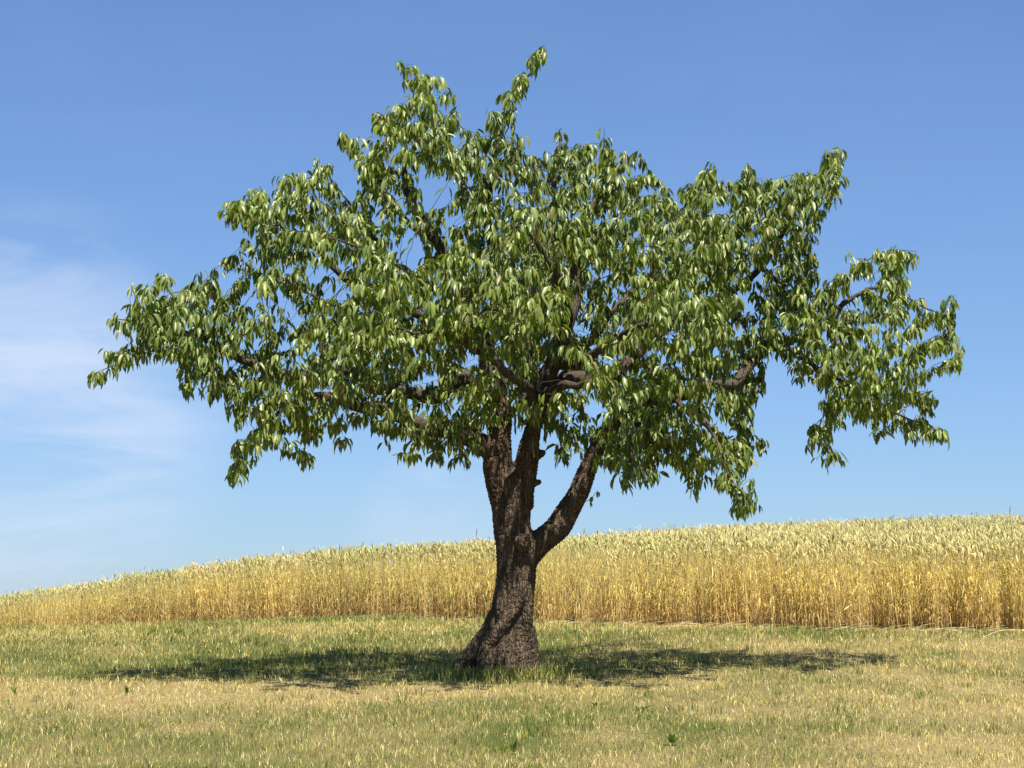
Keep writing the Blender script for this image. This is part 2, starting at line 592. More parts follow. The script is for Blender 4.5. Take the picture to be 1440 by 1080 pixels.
# ------------------------------------------------------------------ tree: limbs (picture px, row, depth behind the trunk, radius in px)
LIMBS = [
    [(704,590,0,14),(696,540,.1,13),(682,485,.2,11),(662,428,.3,9.5),(640,382,.35,8),(610,337,.4,7),(588,300,.4,6),(568,258,.4,5),(580,215,.4,4),(598,165,.35,3),(580,125,.3,2),(560,85,.25,1.2)],
    [(610,337,.4,5),(560,300,.45,4),(520,240,.4,2.8),(485,205,.3,1.4)],
    [(592,188,.38,3),(555,172,.3,2),(532,158,.25,1.2)],
    [(755,575,-.03,15),(762,545,-.1,14.5),(775,515,-.2,13),(788,480,-.2,11.5),(800,450,-.2,10),(811,425,-.15,9.5),(812,395,-.1,8.5),(806,358,-.1,7.5),(797,332,-.1,6),(789,295,-.1,5),(776,262,-.1,4),(785,220,-.05,2.6),(790,190,0,1.3)],
    [(805,352,-.1,5),(830,290,.3,4),(852,240,.5,2.8),(850,194,.5,1.3)],
    [(752,590,.05,10),(725,500,.5,9),(700,420,.8,8),(690,340,.8,7),(690,270,.7,5.5),(698,215,.6,4),(713,160,.5,3),(738,115,.4,2.2),(760,72,.3,1.2)],
    [(688,632,-.03,15),(650,612,-.25,13),(600,603,-.5,11),(574,590,-.6,10),(543,578,-.7,9),(500,573,-.8,8),(455,560,-.8,6.5),(420,562,-.8,4.5),(380,585,-.8,3),(345,625,-.8,2),(325,660,-.8,1.2)],
    [(704,565,.05,11),(652,538,0,10),(613,560,0,9.5),(560,552,-.3,9),(525,548,-.5,8),(490,525,-.6,7),(430,530,-.7,6.5),(380,518,-.8,6),(313,493,-.9,5),(290,478,-.9,4),(265,445,-.9,3),(230,402,-.9,1.4)],
    [(313,493,-.9,3.5),(250,490,-1.1,3),(190,500,-1.2,2),(130,526,-1.2,1.2)],
    [(290,478,-.9,3),(220,455,-1,2.2),(158,448,-1,1.2)],
    [(682,485,.2,8),(620,455,.3,7.5),(570,430,.3,7),(530,425,.3,6.5),(500,403,.3,5.5),(455,361,.2,4.5),(400,325,.1,3),(325,285,0,1.4)],
    [(530,425,.3,5.5),(544,377,.4,5),(518,323,.5,4),(490,288,.5,2.6),(455,236,.5,1.3)],
    [(835,640,0,12.5),(865,600,0,11),(900,575,-.1,10),(950,560,-.2,8),(1000,545,-.2,7),(1040,535,0,7),(1064,501,.2,6.5),(1095,492,.3,5.5),(1135,507,.4,4.5),(1190,540,.5,4),(1240,575,.5,2.8),(1325,608,.5,1.3)],
    [(950,560,-.2,5),(990,600,-.6,4),(1020,650,-.8,2.6),(1048,708,-.9,1.2)],
    [(900,575,-.1,5),(890,620,-.7,3.5),(882,670,-1,1.3)],
    [(1190,540,.5,2),(1160,585,.45,1.5),(1146,606,.4,1.3),(1180,646,.4,1)],
    [(757,552,-.1,12),(810,533,-.1,11),(857,532,.1,10),(903,487,.4,9),(948,455,.7,8),(1010,420,.9,6.5),(1070,375,1,5),(1110,310,1,3.8),(1140,260,1,2.6),(1180,210,1,1.3)],
    [(1095,492,.3,5),(1122,476,.5,4.8),(1162,452,.6,4.3),(1190,428,.6,3.8),(1226,404,.6,3.2),(1250,407,.6,2.6),(1295,430,.6,2.2),(1335,460,.6,1.8),(1346,515,.6,1.1)],
    [(1070,375,1,4),(1120,420,.8,3.2),(1168,407,.8,2.6),(1195,382,.8,2),(1240,356,.8,1.6),(1290,354,.8,1.1)],
    [(903,487,.4,6.5),(910,420,.6,5.5),(930,350,.7,4.2),(965,290,.8,2.8),(993,235,.8,1.3)],
    [(1010,420,.9,5),(1020,350,1,3.8),(1045,290,1,2.6),(1056,236,1,1.3)],
    [(757,578,-.1,10),(740,545,-.5,7),(700,510,-1.1,5.5),(640,480,-1.7,4),(580,465,-2.1,2.5),(530,470,-2.4,1.2)],
    [(775,515,-.2,8),(830,500,-.7,6.5),(880,470,-1.3,4.5),(930,450,-1.8,3),(990,455,-2.2,1.4)],
    [(800,450,-.2,7),(790,400,-.9,6),(760,350,-1.6,4.5),(730,310,-2,2)],
    [(760,560,-.1,9),(790,545,-.7,6),(840,540,-1.4,4),(870,560,-1.9,2)],
    [(662,428,.3,6),(600,400,-.5,5),(540,360,-1.2,3.5),(480,340,-1.6,2)],
    [(752,585,.05,10),(800,520,1,8),(860,440,1.9,6),(930,380,2.6,4),(1000,340,2.9,2)],
    [(704,580,.05,10),(640,520,1,8),(560,470,1.9,6),(470,430,2.6,4),(400,400,2.8,2)],
    [(757,560,0,9),(740,450,1,7),(760,350,1.8,5),(790,270,2.2,2)],
]
LIMB_LOOK = {0: 'dark leader leaning left to the upper left tip of the crown',
             3: 'crooked dark leader rising through the middle of the crown',
             5: 'straight leader ending in the tallest shoot of the crown',
             6: 'low limb spreading left from the fork',
             12: 'low limb sweeping out to the right side of the crown',
             17: 'thin bare arching bough at the right edge of the crown'}


def smooth_path(P, step):
    """Catmull-Rom through rows of P (x,y,z,r), resampled at about step metres"""
    P = np.asarray(P, float)
    Q = np.vstack([2 * P[0] - P[1], P, 2 * P[-1] - P[-2]])
    out = []
    for i in range(1, len(Q) - 2):
        n = max(1, int(np.linalg.norm(Q[i + 1][:3] - Q[i][:3]) / step))
        for k in range(n):
            t = k / n
            out.append(0.5 * (2 * Q[i] + (Q[i + 1] - Q[i - 1]) * t + (2 * Q[i - 1] - 5 * Q[i] + 4 * Q[i + 1] - Q[i + 2]) * t * t
                              + (3 * Q[i] - Q[i - 1] - 3 * Q[i + 1] + Q[i + 2]) * t ** 3))
    out.append(P[-1])
    return np.array(out)


def to_world(pts):
    return np.array([np.append(pix(a, b_, D0 + d), (r if r > 4 else r * (r / 4) ** 0.8) / PXM) for a, b_, d, r in pts])


class Tubes:
    def __init__(self):
        self.V, self.Q, self.T, self.n = [], [], [], 0

    def add(self, P, r, sides=8, lump=0.0, seed=0):
        P, r = np.asarray(P, float), np.asarray(r, float)
        n = len(P)
        if n < 2:
            return
        tan = np.gradient(P, axis=0)
        tan /= np.linalg.norm(tan, axis=1, keepdims=True) + 1e-9
        up = np.array([0.31, 0.83, 0.17])
        a = np.cross(tan[0], up)
        a /= np.linalg.norm(a)
        A = np.empty_like(P)
        for i in range(n):
            a = a - tan[i] * a.dot(tan[i])
            a /= np.linalg.norm(a) + 1e-9
            A[i] = a
        B = np.cross(tan, A)
        th = np.arange(sides) * 2 * math.pi / sides
        ring = (A[:, None, :] * np.cos(th)[None, :, None] + B[:, None, :] * np.sin(th)[None, :, None])
        rr = np.repeat(r[:, None], sides, 1)
        if lump:
            s = np.cumsum(np.r_[0, np.linalg.norm(np.diff(P, axis=0), axis=1)])
            rr = rr * (1 + lump * 2 * (vnoise(s[:, None] * 9 + 0 * th[None], th[None] * 0.9 + 0 * s[:, None], seed) - 0.5)
                       + lump * (vnoise(s[:, None] * 30 + 0 * th[None], th[None] * 2.4 + 0 * s[:, None], seed + 5) - 0.5))
        V = P[:, None, :] + ring * rr[..., None]
        V = np.concatenate([V.reshape(-1, 3), P[[0, -1]] + tan[[0, -1]] * r[[0, -1]][:, None] * np.array([[-0.4], [0.8]])])
        idx = np.arange(n * sides).reshape(n, sides) + self.n
        nx = np.roll(idx, -1, 1)
        self.Q.append(np.stack([idx[:-1], nx[:-1], nx[1:], idx[1:]], -1).reshape(-1, 4))
        c0, c1 = self.n + n * sides, self.n + n * sides + 1
        self.T.append(np.stack([nx[0], idx[0], np.full(sides, c0)], -1))
        self.T.append(np.stack([idx[-1], nx[-1], np.full(sides, c1)], -1))
        self.V.append(V)
        self.n += len(V)

    def mesh(self, name, smooth=True):
        return mesh_np(name, np.concatenate(self.V), np.concatenate(self.Q), np.concatenate(self.T), smooth=smooth)


BASE = pix(712, 952, D0)
BASE[2] = float(terrain(BASE[0], BASE[1]))
tree = empty('cherry_tree', BASE)
tag(tree, 'lone old cherry tree with gnarled dark trunk and wide drooping green crown', 'tree')

# trunk: several swept bodies fused by voxel remeshing, then furrowed
tr = Tubes()


def tr_add(pts, sides=20):
    pts = [(a, b_, d, r * 0.90) for a, b_, d, r in pts]
    W = smooth_path(to_world(pts), 0.03)
    tr.add(W[:, :3], W[:, 3], sides)


tr_add([(706,985,0,34),(708,958,0,34),(711,930,0,36),(715,905,0,35),(718,884,0,34),(721,851,0,32),(725,820,0,30.5),(726,795,0,30),(725,765,0,31),(720,742,0,29),(718,698,0,28.5),(716,672,0,27)], 28)
tr_add([(717,745,0,18),(711,712,-.01,21),(703,675,-.02,22),(700,645,0,21.5),(703,612,0,18),(705,587,0,16),(704,560,.02,14)])
tr_add([(732,712,0,19),(737,680,-.02,17),(742,645,-.03,17),(748,612,-.03,13.5),(753,590,-.03,13),(757,566,-.05,15),(760,552,-.06,14)])
tr_add([(721,715,-.02,20),(723,685,-.02,16),(724,655,-.01,10)])
tr_add([(730,805,0,17),(742,782,0,20),(758,764,0,20),(783,743,0,19),(801,716,0,17.5),(815,690,0,16),(825,665,0,14),(837,637,0,12)])
tr_add([(705,655,0,17),(690,634,-.02,16),(668,618,-.13,14.5),(648,611,-.27,13)])
# buttress roots and the twisting ridges above them
tr_add([(712,850,-.02,18),(702,876,-.03,20),(687,899,-.04,19),(668,918,-.06,16),(650,934,-.08,12),(632,950,-.10,8),(618,962,-.10,5)])
tr_add([(735,885,-.04,20),(743,915,-.05,15),(750,940,-.07,10),(758,956,-.08,6),(764,968,-.08,4)])
tr_add([(690,905,-.12,16),(684,930,-.20,15),(676,955,-.28,10),(668,975,-.34,6)])
tr_add([(712,900,-.14,16),(712,930,-.22,15),(714,958,-.32,9),(716,975,-.40,5)])
tr_add([(734,905,-.12,13),(738,932,-.19,12),(744,956,-.25,8),(750,972,-.30,5)])
tr_add([(676,930,-.16,9),(694,898,-.20,9),(714,872,-.205,9),(730,842,-.19,9),(738,808,-.15,8),(742,780,-.10,5)], 12)
tr_add([(740,905,-.13,9),(741,870,-.15,8),(742,840,-.14,8),(743,800,-.10,5)], 12)
tr_add([(706,890,-.15,6),(707,862,-.16,10),(706,830,-.155,9),(709,800,-.13,5)], 12)
tr_add([(720,890,.1,22),(726,925,.25,18),(735,955,.4,10)], 12)
# knobs and branch stubs
for (a, b_, d, r0, a1, b1, d1) in [(752,680,-.03,5,760,677,-.05), (755,640,-.05,8,764,636,-.09), (770,572,-.08,7,780,570,-.12)]:
    tr_add([(a, b_, d, r0), (a1, b1, d1, r0 * 0.75)], 10)
tmp = bpy.data.objects.new('trunk_tmp', tr.mesh('trunk_tmp'))
COL.objects.link(tmp)
md = tmp.modifiers.new('r', 'REMESH')
md.mode = 'VOXEL'
md.voxel_size = 0.0122
md = tmp.modifiers.new('s', 'SMOOTH')
md.iterations = 6
md.factor = 0.5
dg = bpy.context.evaluated_depsgraph_get()
tm = bpy.data.meshes.new_from_object(tmp.evaluated_get(dg))
bpy.data.objects.remove(tmp)
nv = len(tm.vertices)
co = np.empty(nv * 3, np.float32)
tm.vertices.foreach_get('co', co)
co = co.reshape(-1, 3).astype(float)
no = np.empty(nv * 3, np.float32)
tm.vertices.foreach_get('normal', no)
no = no.reshape(-1, 3).astype(float)
lx, ly, lz = co[:, 0], co[:, 1], co[:, 2]
tw = lz * 0.8
wx, wy = lx * np.cos(tw) - ly * np.sin(tw), lx * np.sin(tw) + ly * np.cos(tw)
fur = 0.7 * vnoise3(wx * 19, wy * 19, lz * 4.0, 41) + 0.3 * vnoise3(wx * 40, wy * 40, lz * 11, 45)
fur = 1 - np.abs(2 * fur - 1)
fine = vnoise3(wx * 48, wy * 48, lz * 26, 43) - 0.5
lump = vnoise3(lx * 7, ly * 7, lz * 5, 44) - 0.5
co += no * (0.019 * (fur - 0.6) + 0.009 * fine + 0.022 * lump)[:, None]
tm.vertices.foreach_set('co', co.astype(np.float32).ravel())
tm.polygons.foreach_set('use_smooth', np.ones(len(tm.polygons), bool))
tm.materials.clear()
tm.name = 'trunk'
trunk = obj('trunk', tm, MAT_BARK, tree)
trunk['label'] = 'dark furrowed trunk forking above the wheat, with spreading root flare'

# healed knot below the fork: a swollen rim round a dark hollow
kb = Tubes()
kc = pix(733, 765, D0 - 0.225)
kax = np.array([0.02, 0.14, 0.08, 0.02, -0.02, -0.035, -0.03, 0.0])
krr = np.array([0.095, 0.12, 0.125, 0.118, 0.098, 0.070, 0.048, 0.012])
kax[0] = 0.22
kb.add(np.stack([kc[0] + 0 * kax, kc[1] + kax, kc[2] + 0.25 * kax], -1), krr * 0.66, 18, 0.30, 3)
kn = obj('knot', kb.mesh('knot'), MAT_BARK, trunk)
kn['label'] = 'round healed knot bulging from the trunk below the fork'

# ------------------------------------------------------------------ tree: grow twigs into the crown volume
pos, par, lim, rad, hand = [], [], [], [], []
limb_paths = []
for li, pts in enumerate(LIMBS):
    W = smooth_path(to_world(pts), 0.08)
    s = np.arange(len(W))
    wob = np.stack([vnoise(s * 0.45, 0 * s + 3.1 * li, 60 + a) - 0.5 for a in range(3)], -1)
    W[:, :3] += wob * 0.07 * np.clip(s / 4, 0, 1)[:, None] * np.clip((len(s) - 1 - s) / 3, 0.3, 1)[:, None]
    limb_paths.append(W)
    for k in range(len(W)):
        par.append(len(pos) - 1 if k else -1)
        pos.append(W[k, :3])
        lim.append(li)
        rad.append(W[k, 3])
        hand.append(True)
n_hand = len(pos)
att = [sample_crown(5200)]
# short spurs round the thin ends of the hand-laid limbs
ends = np.array([i for i in range(n_hand) if rad[i] < 0.02])
sp_ = np.array(pos)[np.repeat(ends, 4)] + rng.normal(0, 0.11, (len(ends) * 4, 3)) + (0, 0, 0.03)
sx, sy = project(sp_)
att.append(sp_[mask_at(mask, sx, sy) & mask_at(solid, sx, sy + 12)])
# leafy spurs hanging in front of the two low limbs
for li_, x0_, x1_ in ((12, 842, 1000), (6, 420, 640)):
    W = limb_paths[li_]
    wx_, wy_ = project(W[:, :3])
    W = W[(wx_ > x0_) & (wx_ < x1_)]
    sp_ = np.repeat(W[:, :3], 5, 0) + rng.normal(0, 1, (len(W) * 5, 3)) * (0.10, 0.12, 0.10) + (0, -0.28, 0.02)
    sx, sy = project(sp_)
    att.append(sp_[mask_at(mask, sx, sy) & mask_at(solid, sx, sy + 12)])
att = np.concatenate(att)
STEP, KILL = 0.08, 0.115
NP = np.array(pos)
near = np.zeros(len(att), int)
nd = np.full(len(att), 1e9)


def update(i0, newP):
    global near, nd
    d = np.linalg.norm(att[:, None, :] - newP[None], axis=2)
    j = d.argmin(1)
    dm = d[np.arange(len(att)), j]
    b_ = dm < nd
    near[b_] = i0 + j[b_]
    nd[b_] = dm[b_]


for k in range(0, n_hand, 400):
    update(k, NP[k:k + 400])
kids = {}
for it in range(70):
    keep = nd > KILL
    att, near, nd = att[keep], near[keep], nd[keep]
    if not len(att):
        break
    dirs = {}
    for a in range(len(att)):
        v_ = (att[a] - pos[near[a]]) / nd[a]
        i = near[a]
        if i in dirs:
            dirs[i] += v_
        else:
            dirs[i] = v_.copy()
    new = []
    for i, v_ in dirs.items():
        v_ = v_ / (np.linalg.norm(v_) + 1e-6) + rng.normal(0, 0.22, 3) + (0, 0, 0.10)
        if par[i] >= 0:
            pv = pos[i] - pos[par[i]]
            v_ = v_ + 0.45 * pv / (np.linalg.norm(pv) + 1e-6)
        v_ /= np.linalg.norm(v_)
        q = pos[i] + v_ * STEP
        if kids.get(i, 0) >= 3:
            continue
        qx, qy = project(q)
        if not (mask_at(solid, qx, qy) or mask_at(solid, qx, qy + 9)):
            continue
        kids[i] = kids.get(i, 0) + 1
        new.append((q, i))
    if not new:
        break
    i0 = len(pos)
    for q, i in new:
        pos.append(q)
        par.append(i)
        lim.append(lim[i])
        rad.append(0)
        hand.append(False)
    update(i0, np.array([q for q, i in new]))
N = len(pos)
pos = np.array(pos)
par = np.array(par)
child = [[] for _ in range(N)]
tips = np.zeros(N)
for i in range(N - 1, n_hand - 1, -1):
    if not child[i]:
        tips[i] = 1
    child[par[i]].append(i)
    tips[par[i]] += tips[i]
rad = np.array(rad)
for i in range(n_hand, N):
    rad[i] = 0.0020 * tips[i] ** 0.48
    rad[i] = min(rad[i], 0.8 * rad[par[i]]) if hand[par[i]] else min(rad[i], rad[par[i]])
rad[n_hand:] = np.maximum(rad[n_hand:], 0.0018)

twig_tubes = [Tubes() for _ in LIMBS]
for i in range(n_hand, N):
    p_ = par[i]
    cont = (not hand[p_]) and max(child[p_], key=lambda c: tips[c]) == i
    if cont:
        continue
    chain = [p_, i]
    while child[chain[-1]]:
        chain.append(max(child[chain[-1]], key=lambda c: tips[c]))
    rr = rad[chain].copy()
    rr[0] = rr[1]
    twig_tubes[lim[i]].add(pos[chain], rr, 5)

limb_objs = []
for li, W in enumerate(limb_paths):
    tb = Tubes()
    tb.add(W[:, :3], np.maximum(W[:, 3], 0.0022), 11 if W[0, 3] > 0.05 else 8, 0.11, 70 + li)
    lo = obj('limb', tb.mesh('limb'), MAT_LIMB, tree)
    if li in LIMB_LOOK:
        lo['label'] = LIMB_LOOK[li]
    limb_objs.append(lo)
    if twig_tubes[li].n:
        to = obj('twigs', twig_tubes[li].mesh('twigs'), MAT_TWIG, lo)
        to['kind'] = 'stuff'

# ------------------------------------------------------------------ tree: leaves
ROW_T = np.array([0.0, 0.18, 0.40, 0.70, 1.0])
ROW_W = np.array([0.03, 0.05, 0.92, 0.86, 0.02])
NR = len(ROW_T)


def leaf_verts(P, phi, L, W, a0, a1, roll, fold, wave):
    """P (n,3) attachment; leaf leaves the twig at angle a0 below level and bends to a1"""
    n = len(L)
    V = np.empty((n, NR, 3, 3))
    c = np.array(P, float).copy()
    out = np.stack([np.cos(phi), np.sin(phi), 0 * phi], -1)
    side0 = np.stack([-np.sin(phi), np.cos(phi), 0 * phi], -1)
    zz = np.array([0, 0, 1.0])
    for k in range(NR):
        t = ROW_T[k]
        an = a0 + (a1 - a0) * t ** 0.7
        tg = out * np.cos(an)[:, None] - zz * np.sin(an)[:, None]
        if k:
            c = c + tg * (L * (t - ROW_T[k - 1]))[:, None]
        nrm = np.cross(side0, tg) * -1
        nrm *= np.sign(nrm[:, 2:3] + 1e-6)
        rl = roll * min(1, t * 2.5)
        s = side0 * np.cos(rl)[:, None] + nrm * np.sin(rl)[:, None]
        nn = np.cross(tg, s)
        w = W * ROW_W[k] * 0.5
        lift = w * fold
        wv = wave * w * np.sin(k * 2.1)
        V[:, k, 1] = c
        V[:, k, 0] = c - s * w[:, None] + nn * (lift + wv)[:, None]
        V[:, k, 2] = c + s * w[:, None] + nn * (lift - wv)[:, None]
    return V


LQ = []
for k in range(NR - 1):
    for s in (0, 1):
        a = k * 3 + s
        LQ.append((a, a + 1, a + 4, a + 3))
LQ = np.array(LQ)


def leaf_tone(n, P=None):
    """yellowish to deep green, a few pale or yellow leaves"""
    a = rng.uniform(0, 1, n)
    if P is not None:
        a = 0.5 * a + 0.5 * np.clip(1.5 * vnoise3(P[:, 0] * 2.2, P[:, 1] * 2.2, P[:, 2] * 2.2, 88) - 0.25, 0, 1)
    dark, lite = np.array((0.024, 0.058, 0.007)), np.array((0.225, 0.285, 0.030))
    c = dark + (lite - dark) * a[:, None] ** 1.2
    pale = rng.uniform(0, 1, n)
    c = np.where((pale < 0.12)[:, None], c * 0.4 + np.array((0.34, 0.33, 0.09)) * 0.6, c)
    c = np.where((pale > 0.985)[:, None], np.array((0.30, 0.29, 0.03)), c)
    c = np.where(((pale > 0.975) & (pale < 0.985))[:, None], np.array((0.16, 0.09, 0.035)), c)
    return c * rng.uniform(0.85, 1.15, (n, 1))


src, kk = [], []
for i in range(N):
    r = rad[i]
    if hand[i]:
        if r < 0.024:
            m = random.choice((3, 10, 12)) if r < 0.014 else random.choice((2, 8))
        else:
            m = 0
    elif not child[i]:
        m = 12
    elif r < 0.0055:
        m = random.choice((0, 0, 1, 10, 12, 12))
    elif r < 0.009:
        m = 2
    else:
        m = 0
    src += [i] * m
src = np.array(src)
n = len(src)
nxt = np.array([child[i][0] if child[i] else i for i in range(N)])
tip_mask = np.array([not child[i] for i in range(N)])[src] & ~np.array(hand)[src]
P = pos[src] + (pos[nxt[src]] - pos[src]) * rng.uniform(0, 0.35, (n, 1)) + rng.normal(0, 0.012, (n, 3))
fwd = pos[src] - pos[np.maximum(par[src], 0)]
P[tip_mask] += fwd[tip_mask] * rng.uniform(0, 1.3, (tip_mask.sum(), 1)) + (0, 0, 0.01)
tw_az = np.arctan2(fwd[:, 1], fwd[:, 0])
phi = np.where(tip_mask, tw_az + rng.choice([-1, 1], n) * rng.uniform(0.2, 2.2, n), rng.uniform(0, 2 * math.pi, n))
L = rng.normal(0.130, 0.025, n).clip(0.06, 0.19)
Wd = L * rng.uniform(0.19, 0.28, n)
a0 = rng.uniform(-0.1, 0.95, n)
a1 = rng.normal(1.42, 0.22, n)
up_tip = tip_mask & (rng.uniform(0, 1, n) < 0.15)
a0[up_tip] -= 0.5
a1[up_tip] -= 0.5
roll = rng.normal(0, 0.75, n)
fold = rng.uniform(0.3, 1.05, n)
wave = rng.uniform(-0.12, 0.12, n)
LV = leaf_verts(P, phi, L, Wd, a0, a1, roll, fold, wave)
tone = leaf_tone(n, P)
# leaves that run past the outline into open sky or the trunk's clear view are dropped
cx, cy = project(LV[:, 3, 1])
inside = mask_at(solid, cx, cy) | (mask_at(solid, cx, cy - 10) & (rng.uniform(0, 1, n) < 0.6)) | (rng.uniform(0, 1, n) < 0.03)
hole = mask_at(solid, cx, cy) & ~mask_at(mask, cx, cy)
inside &= ~(hole & (rng.uniform(0, 1, n) < 0.95))
clear = (cx > 676) & (cx < 765) & (cy > 600) & (cy < 960)
# leaves removed along sun rays so that light reaches the trunk
for (tx, ty) in ((712, 915), (722, 880), (726, 845), (706, 690)):
    q0 = pix(tx, ty, D0 - 0.2)
    sv = np.array(sun_dir)
    rel = P - q0
    al = rel @ sv
    dd = np.linalg.norm(rel - al[:, None] * sv, axis=1)
    inside &= ~((dd < 0.20) & (al > 0) & (rng.uniform(0, 1, n) < 0.85))
inside &= ~(clear & (rng.uniform(0, 1, n) < 0.85))
# nearest, visible leaves become single parts
grid_near = {}
depth = LV[:, 3, 1, 1]
order = np.argsort(depth)
vis = []
for i in order:
    if not inside[i]:
        continue
    key = (int(cx[i] // 9), int(cy[i] // 14))
    if key in grid_near:
        continue
    grid_near[key] = i
    vis.append(i)
    if len(vis) == 300:
        break
single = np.zeros(n, bool)
single[vis] = True
mass = inside & ~single
lv = LV[mass]
m = len(lv)
quads = (LQ[None] + (np.arange(m) * NR * 3)[:, None, None]).reshape(-1, 4)
fol = obj('foliage', mesh_np('foliage', lv.reshape(-1, 3), quads, attrs={'tone': np.repeat(tone[mass], NR * 3, 0)}, smooth=True), MAT_LEAF, tree)
fol['kind'] = 'stuff'
fol['label'] = 'dense mass of long drooping green cherry leaves'
NVAR = 24
vm = []
zz3 = np.zeros((1, 3))
for k in range(NVAR):
    one = leaf_verts(zz3, np.array([0.0]), np.array([0.158]), np.array([0.158 * rng.uniform(0.22, 0.33)]), np.array([rng.uniform(0.0, 0.9)]),
                     np.array([rng.normal(1.44, 0.15)]), np.array([rng.normal(0, 0.55)]), np.array([rng.uniform(.3, 1.05)]), np.array([rng.uniform(-.12, .12)]))
    me = mesh_np('leaf', one.reshape(-1, 3), LQ, attrs={'tone': np.repeat(leaf_tone(1), NR * 3, 0)}, smooth=True)
    me.materials.append(MAT_LEAF)
    vm.append(me)
for j, i in enumerate(vis):
    o = bpy.data.objects.new('leaf', vm[j % NVAR])
    COL.objects.link(o)
    o.parent = tree
    o.location = Vector(P[i]) - Vector(BASE)
    o.rotation_euler = (0, 0, phi[i])
    s = L[i] / 0.158
    o.scale = (s, s, s)
print('leaves', n, 'kept', int(inside.sum()), 'nodes', N)

# small leafy sprout on the right limb
sp = Tubes()
c0 = pix(824, 705, D0 - 0.1)
sproutP = np.array([c0, c0 + (0.03, -0.02, 0.01), c0 + (0.07, -0.03, 0.05), c0 + (0.11, -0.03, 0.10)])
sp.add(sproutP, np.array([.004, .003, .0025, .002]), 5)
so = obj('sprout', sp.mesh('sprout'), MAT_TWIG, tree)
so['label'] = 'small leafy sprout on the right limb of the fork'
for j in range(9):
    o = bpy.data.objects.new('leaf', vm[(j * 5) % NVAR])
    COL.objects.link(o)
    o.parent = so
    o.location = sproutP[1 + j % 3]
    o.rotation_euler = (0, 0, j * 2.2)
    o.scale = (0.5, 0.5, 0.5)

# ------------------------------------------------------------------ grass
GREENS = np.array([(0.15, 0.20, 0.038), (0.22, 0.255, 0.06), (0.085, 0.125, 0.022)])
STRAWS = np.array([(0.58, 0.47, 0.17), (0.68, 0.58, 0.27), (0.45, 0.32, 0.095), (0.50, 0.45, 0.12)])


def blades(x, y, h, w, tone, lean=1.0):
    n = len(x)
    z = terrain(x, y) - 0.006
    az = rng.uniform(0, 2 * math.pi, n)
    la = rng.uniform(0, 2 * math.pi, n)
    ln = np.abs(rng.normal(0, lean, n)).clip(0, 1.3)
    s = np.stack([np.cos(az), np.sin(az), 0 * az], -1) * (w * 0.5)[:, None]
    d = np.stack([np.cos(la), np.sin(la), 0 * la], -1)
    b_ = np.stack([x, y, z], -1)
    mid = b_ + d * (h * 0.22 * ln)[:, None]
    mid[:, 2] += h * 0.55
    tip = b_ + d * (h * 0.85 * ln)[:, None]
    tip[:, 2] += h * np.cos(ln * 0.75)
    V = np.stack([b_ - s, b_ + s, mid - s * 0.8, mid + s * 0.8, tip], 1).reshape(-1, 3)
    o = (np.arange(n) * 5)[:, None]
    q = np.array([[0, 1, 3, 2]]) + o
    t = np.array([[2, 3, 4]]) + o
    return V, q, t, np.repeat(tone, 5, 0)


NG = 270000
parts = []
Yr = np.sqrt(rng.uniform(10.8 ** 2, 41.0 ** 2, NG * 3))
Ur = rng.uniform(-1, 1, NG * 3) * (0.262 + 1.6 / Yr)
pr = np.clip((13.5 / Yr) ** 1.35, 0, 1)
ok = (rng.uniform(0, 1, NG * 3) < pr) & (Yr < wheat_edge(Ur) + 0.25)
Yr, Ur = Yr[ok][:NG], Ur[ok][:NG]
Xr = Ur * Yr
g = greenness(Xr, Yr)
isg = rng.uniform(0, 1, len(Xr)) < (0.06 + 0.76 * g)
tone = np.where(isg[:, None], GREENS[rng.integers(0, 3, len(Xr))], STRAWS[rng.integers(0, 4, len(Xr))])
tone = tone * rng.uniform(0.55, 1.30, (len(Xr), 1))
clump = fbm(Xr * 1.7, Yr * 1.7, 71, 3)
hh = rng.uniform(0.022, 0.068, len(Xr)) * (0.45 + 1.0 * clump + 0.35 * g) * np.clip(Yr / 20, 0.85, 1.3)
tuft = vnoise(Xr * 3.3, Yr * 3.3, 72) > 0.86
hh = np.where(tuft, hh * 1.45, hh)
near_trunk = np.exp(-((Xr - BASE[0] + .1) / 0.55) ** 2 - ((Yr - BASE[1] + 0.25) / 0.4) ** 2)
hh = hh * (1 + 1.1 * near_trunk)
ww = rng.uniform(0.0028, 0.0056, len(Xr)) * np.clip(Yr / 17, 0.85, 1.6)
V, q, t, c = blades(Xr, Yr, hh, ww, tone)
# scattered taller tufts, and the unmown ring round the foot of the trunk
nt_ = 900
ty_ = np.sqrt(rng.uniform(11.0 ** 2, 27.0 ** 2, nt_))
tx_ = ty_ * rng.uniform(-0.30, 0.30, nt_)
kx = np.repeat(tx_, 14) + rng.normal(0, 0.035, nt_ * 14)
ky = np.repeat(ty_, 14) + rng.normal(0, 0.035, nt_ * 14)
kh = np.repeat(rng.uniform(0.05, 0.12, nt_), 14) * rng.uniform(0.6, 1.1, nt_ * 14)
kg = np.repeat(rng.uniform(0, 1, nt_) < 0.35 + 0.6 * greenness(tx_, ty_), 14)
nr_ = 4200
ra = rng.uniform(0, 2 * math.pi, nr_)
rr_ = rng.normal(0.36, 0.09, nr_)
kx = np.concatenate([kx, BASE[0] - 0.08 + 1.25 * rr_ * np.cos(ra)])
ky = np.concatenate([ky, BASE[1] - 0.10 + rr_ * np.sin(ra)])
kh = np.concatenate([kh, rng.uniform(0.05, 0.17, nr_)])
kg = np.concatenate([kg, rng.uniform(0, 1, nr_) < 0.72])
ok = ky < wheat_edge(kx / ky) + 0.2
kx, ky, kh, kg = kx[ok], ky[ok], kh[ok], kg[ok]
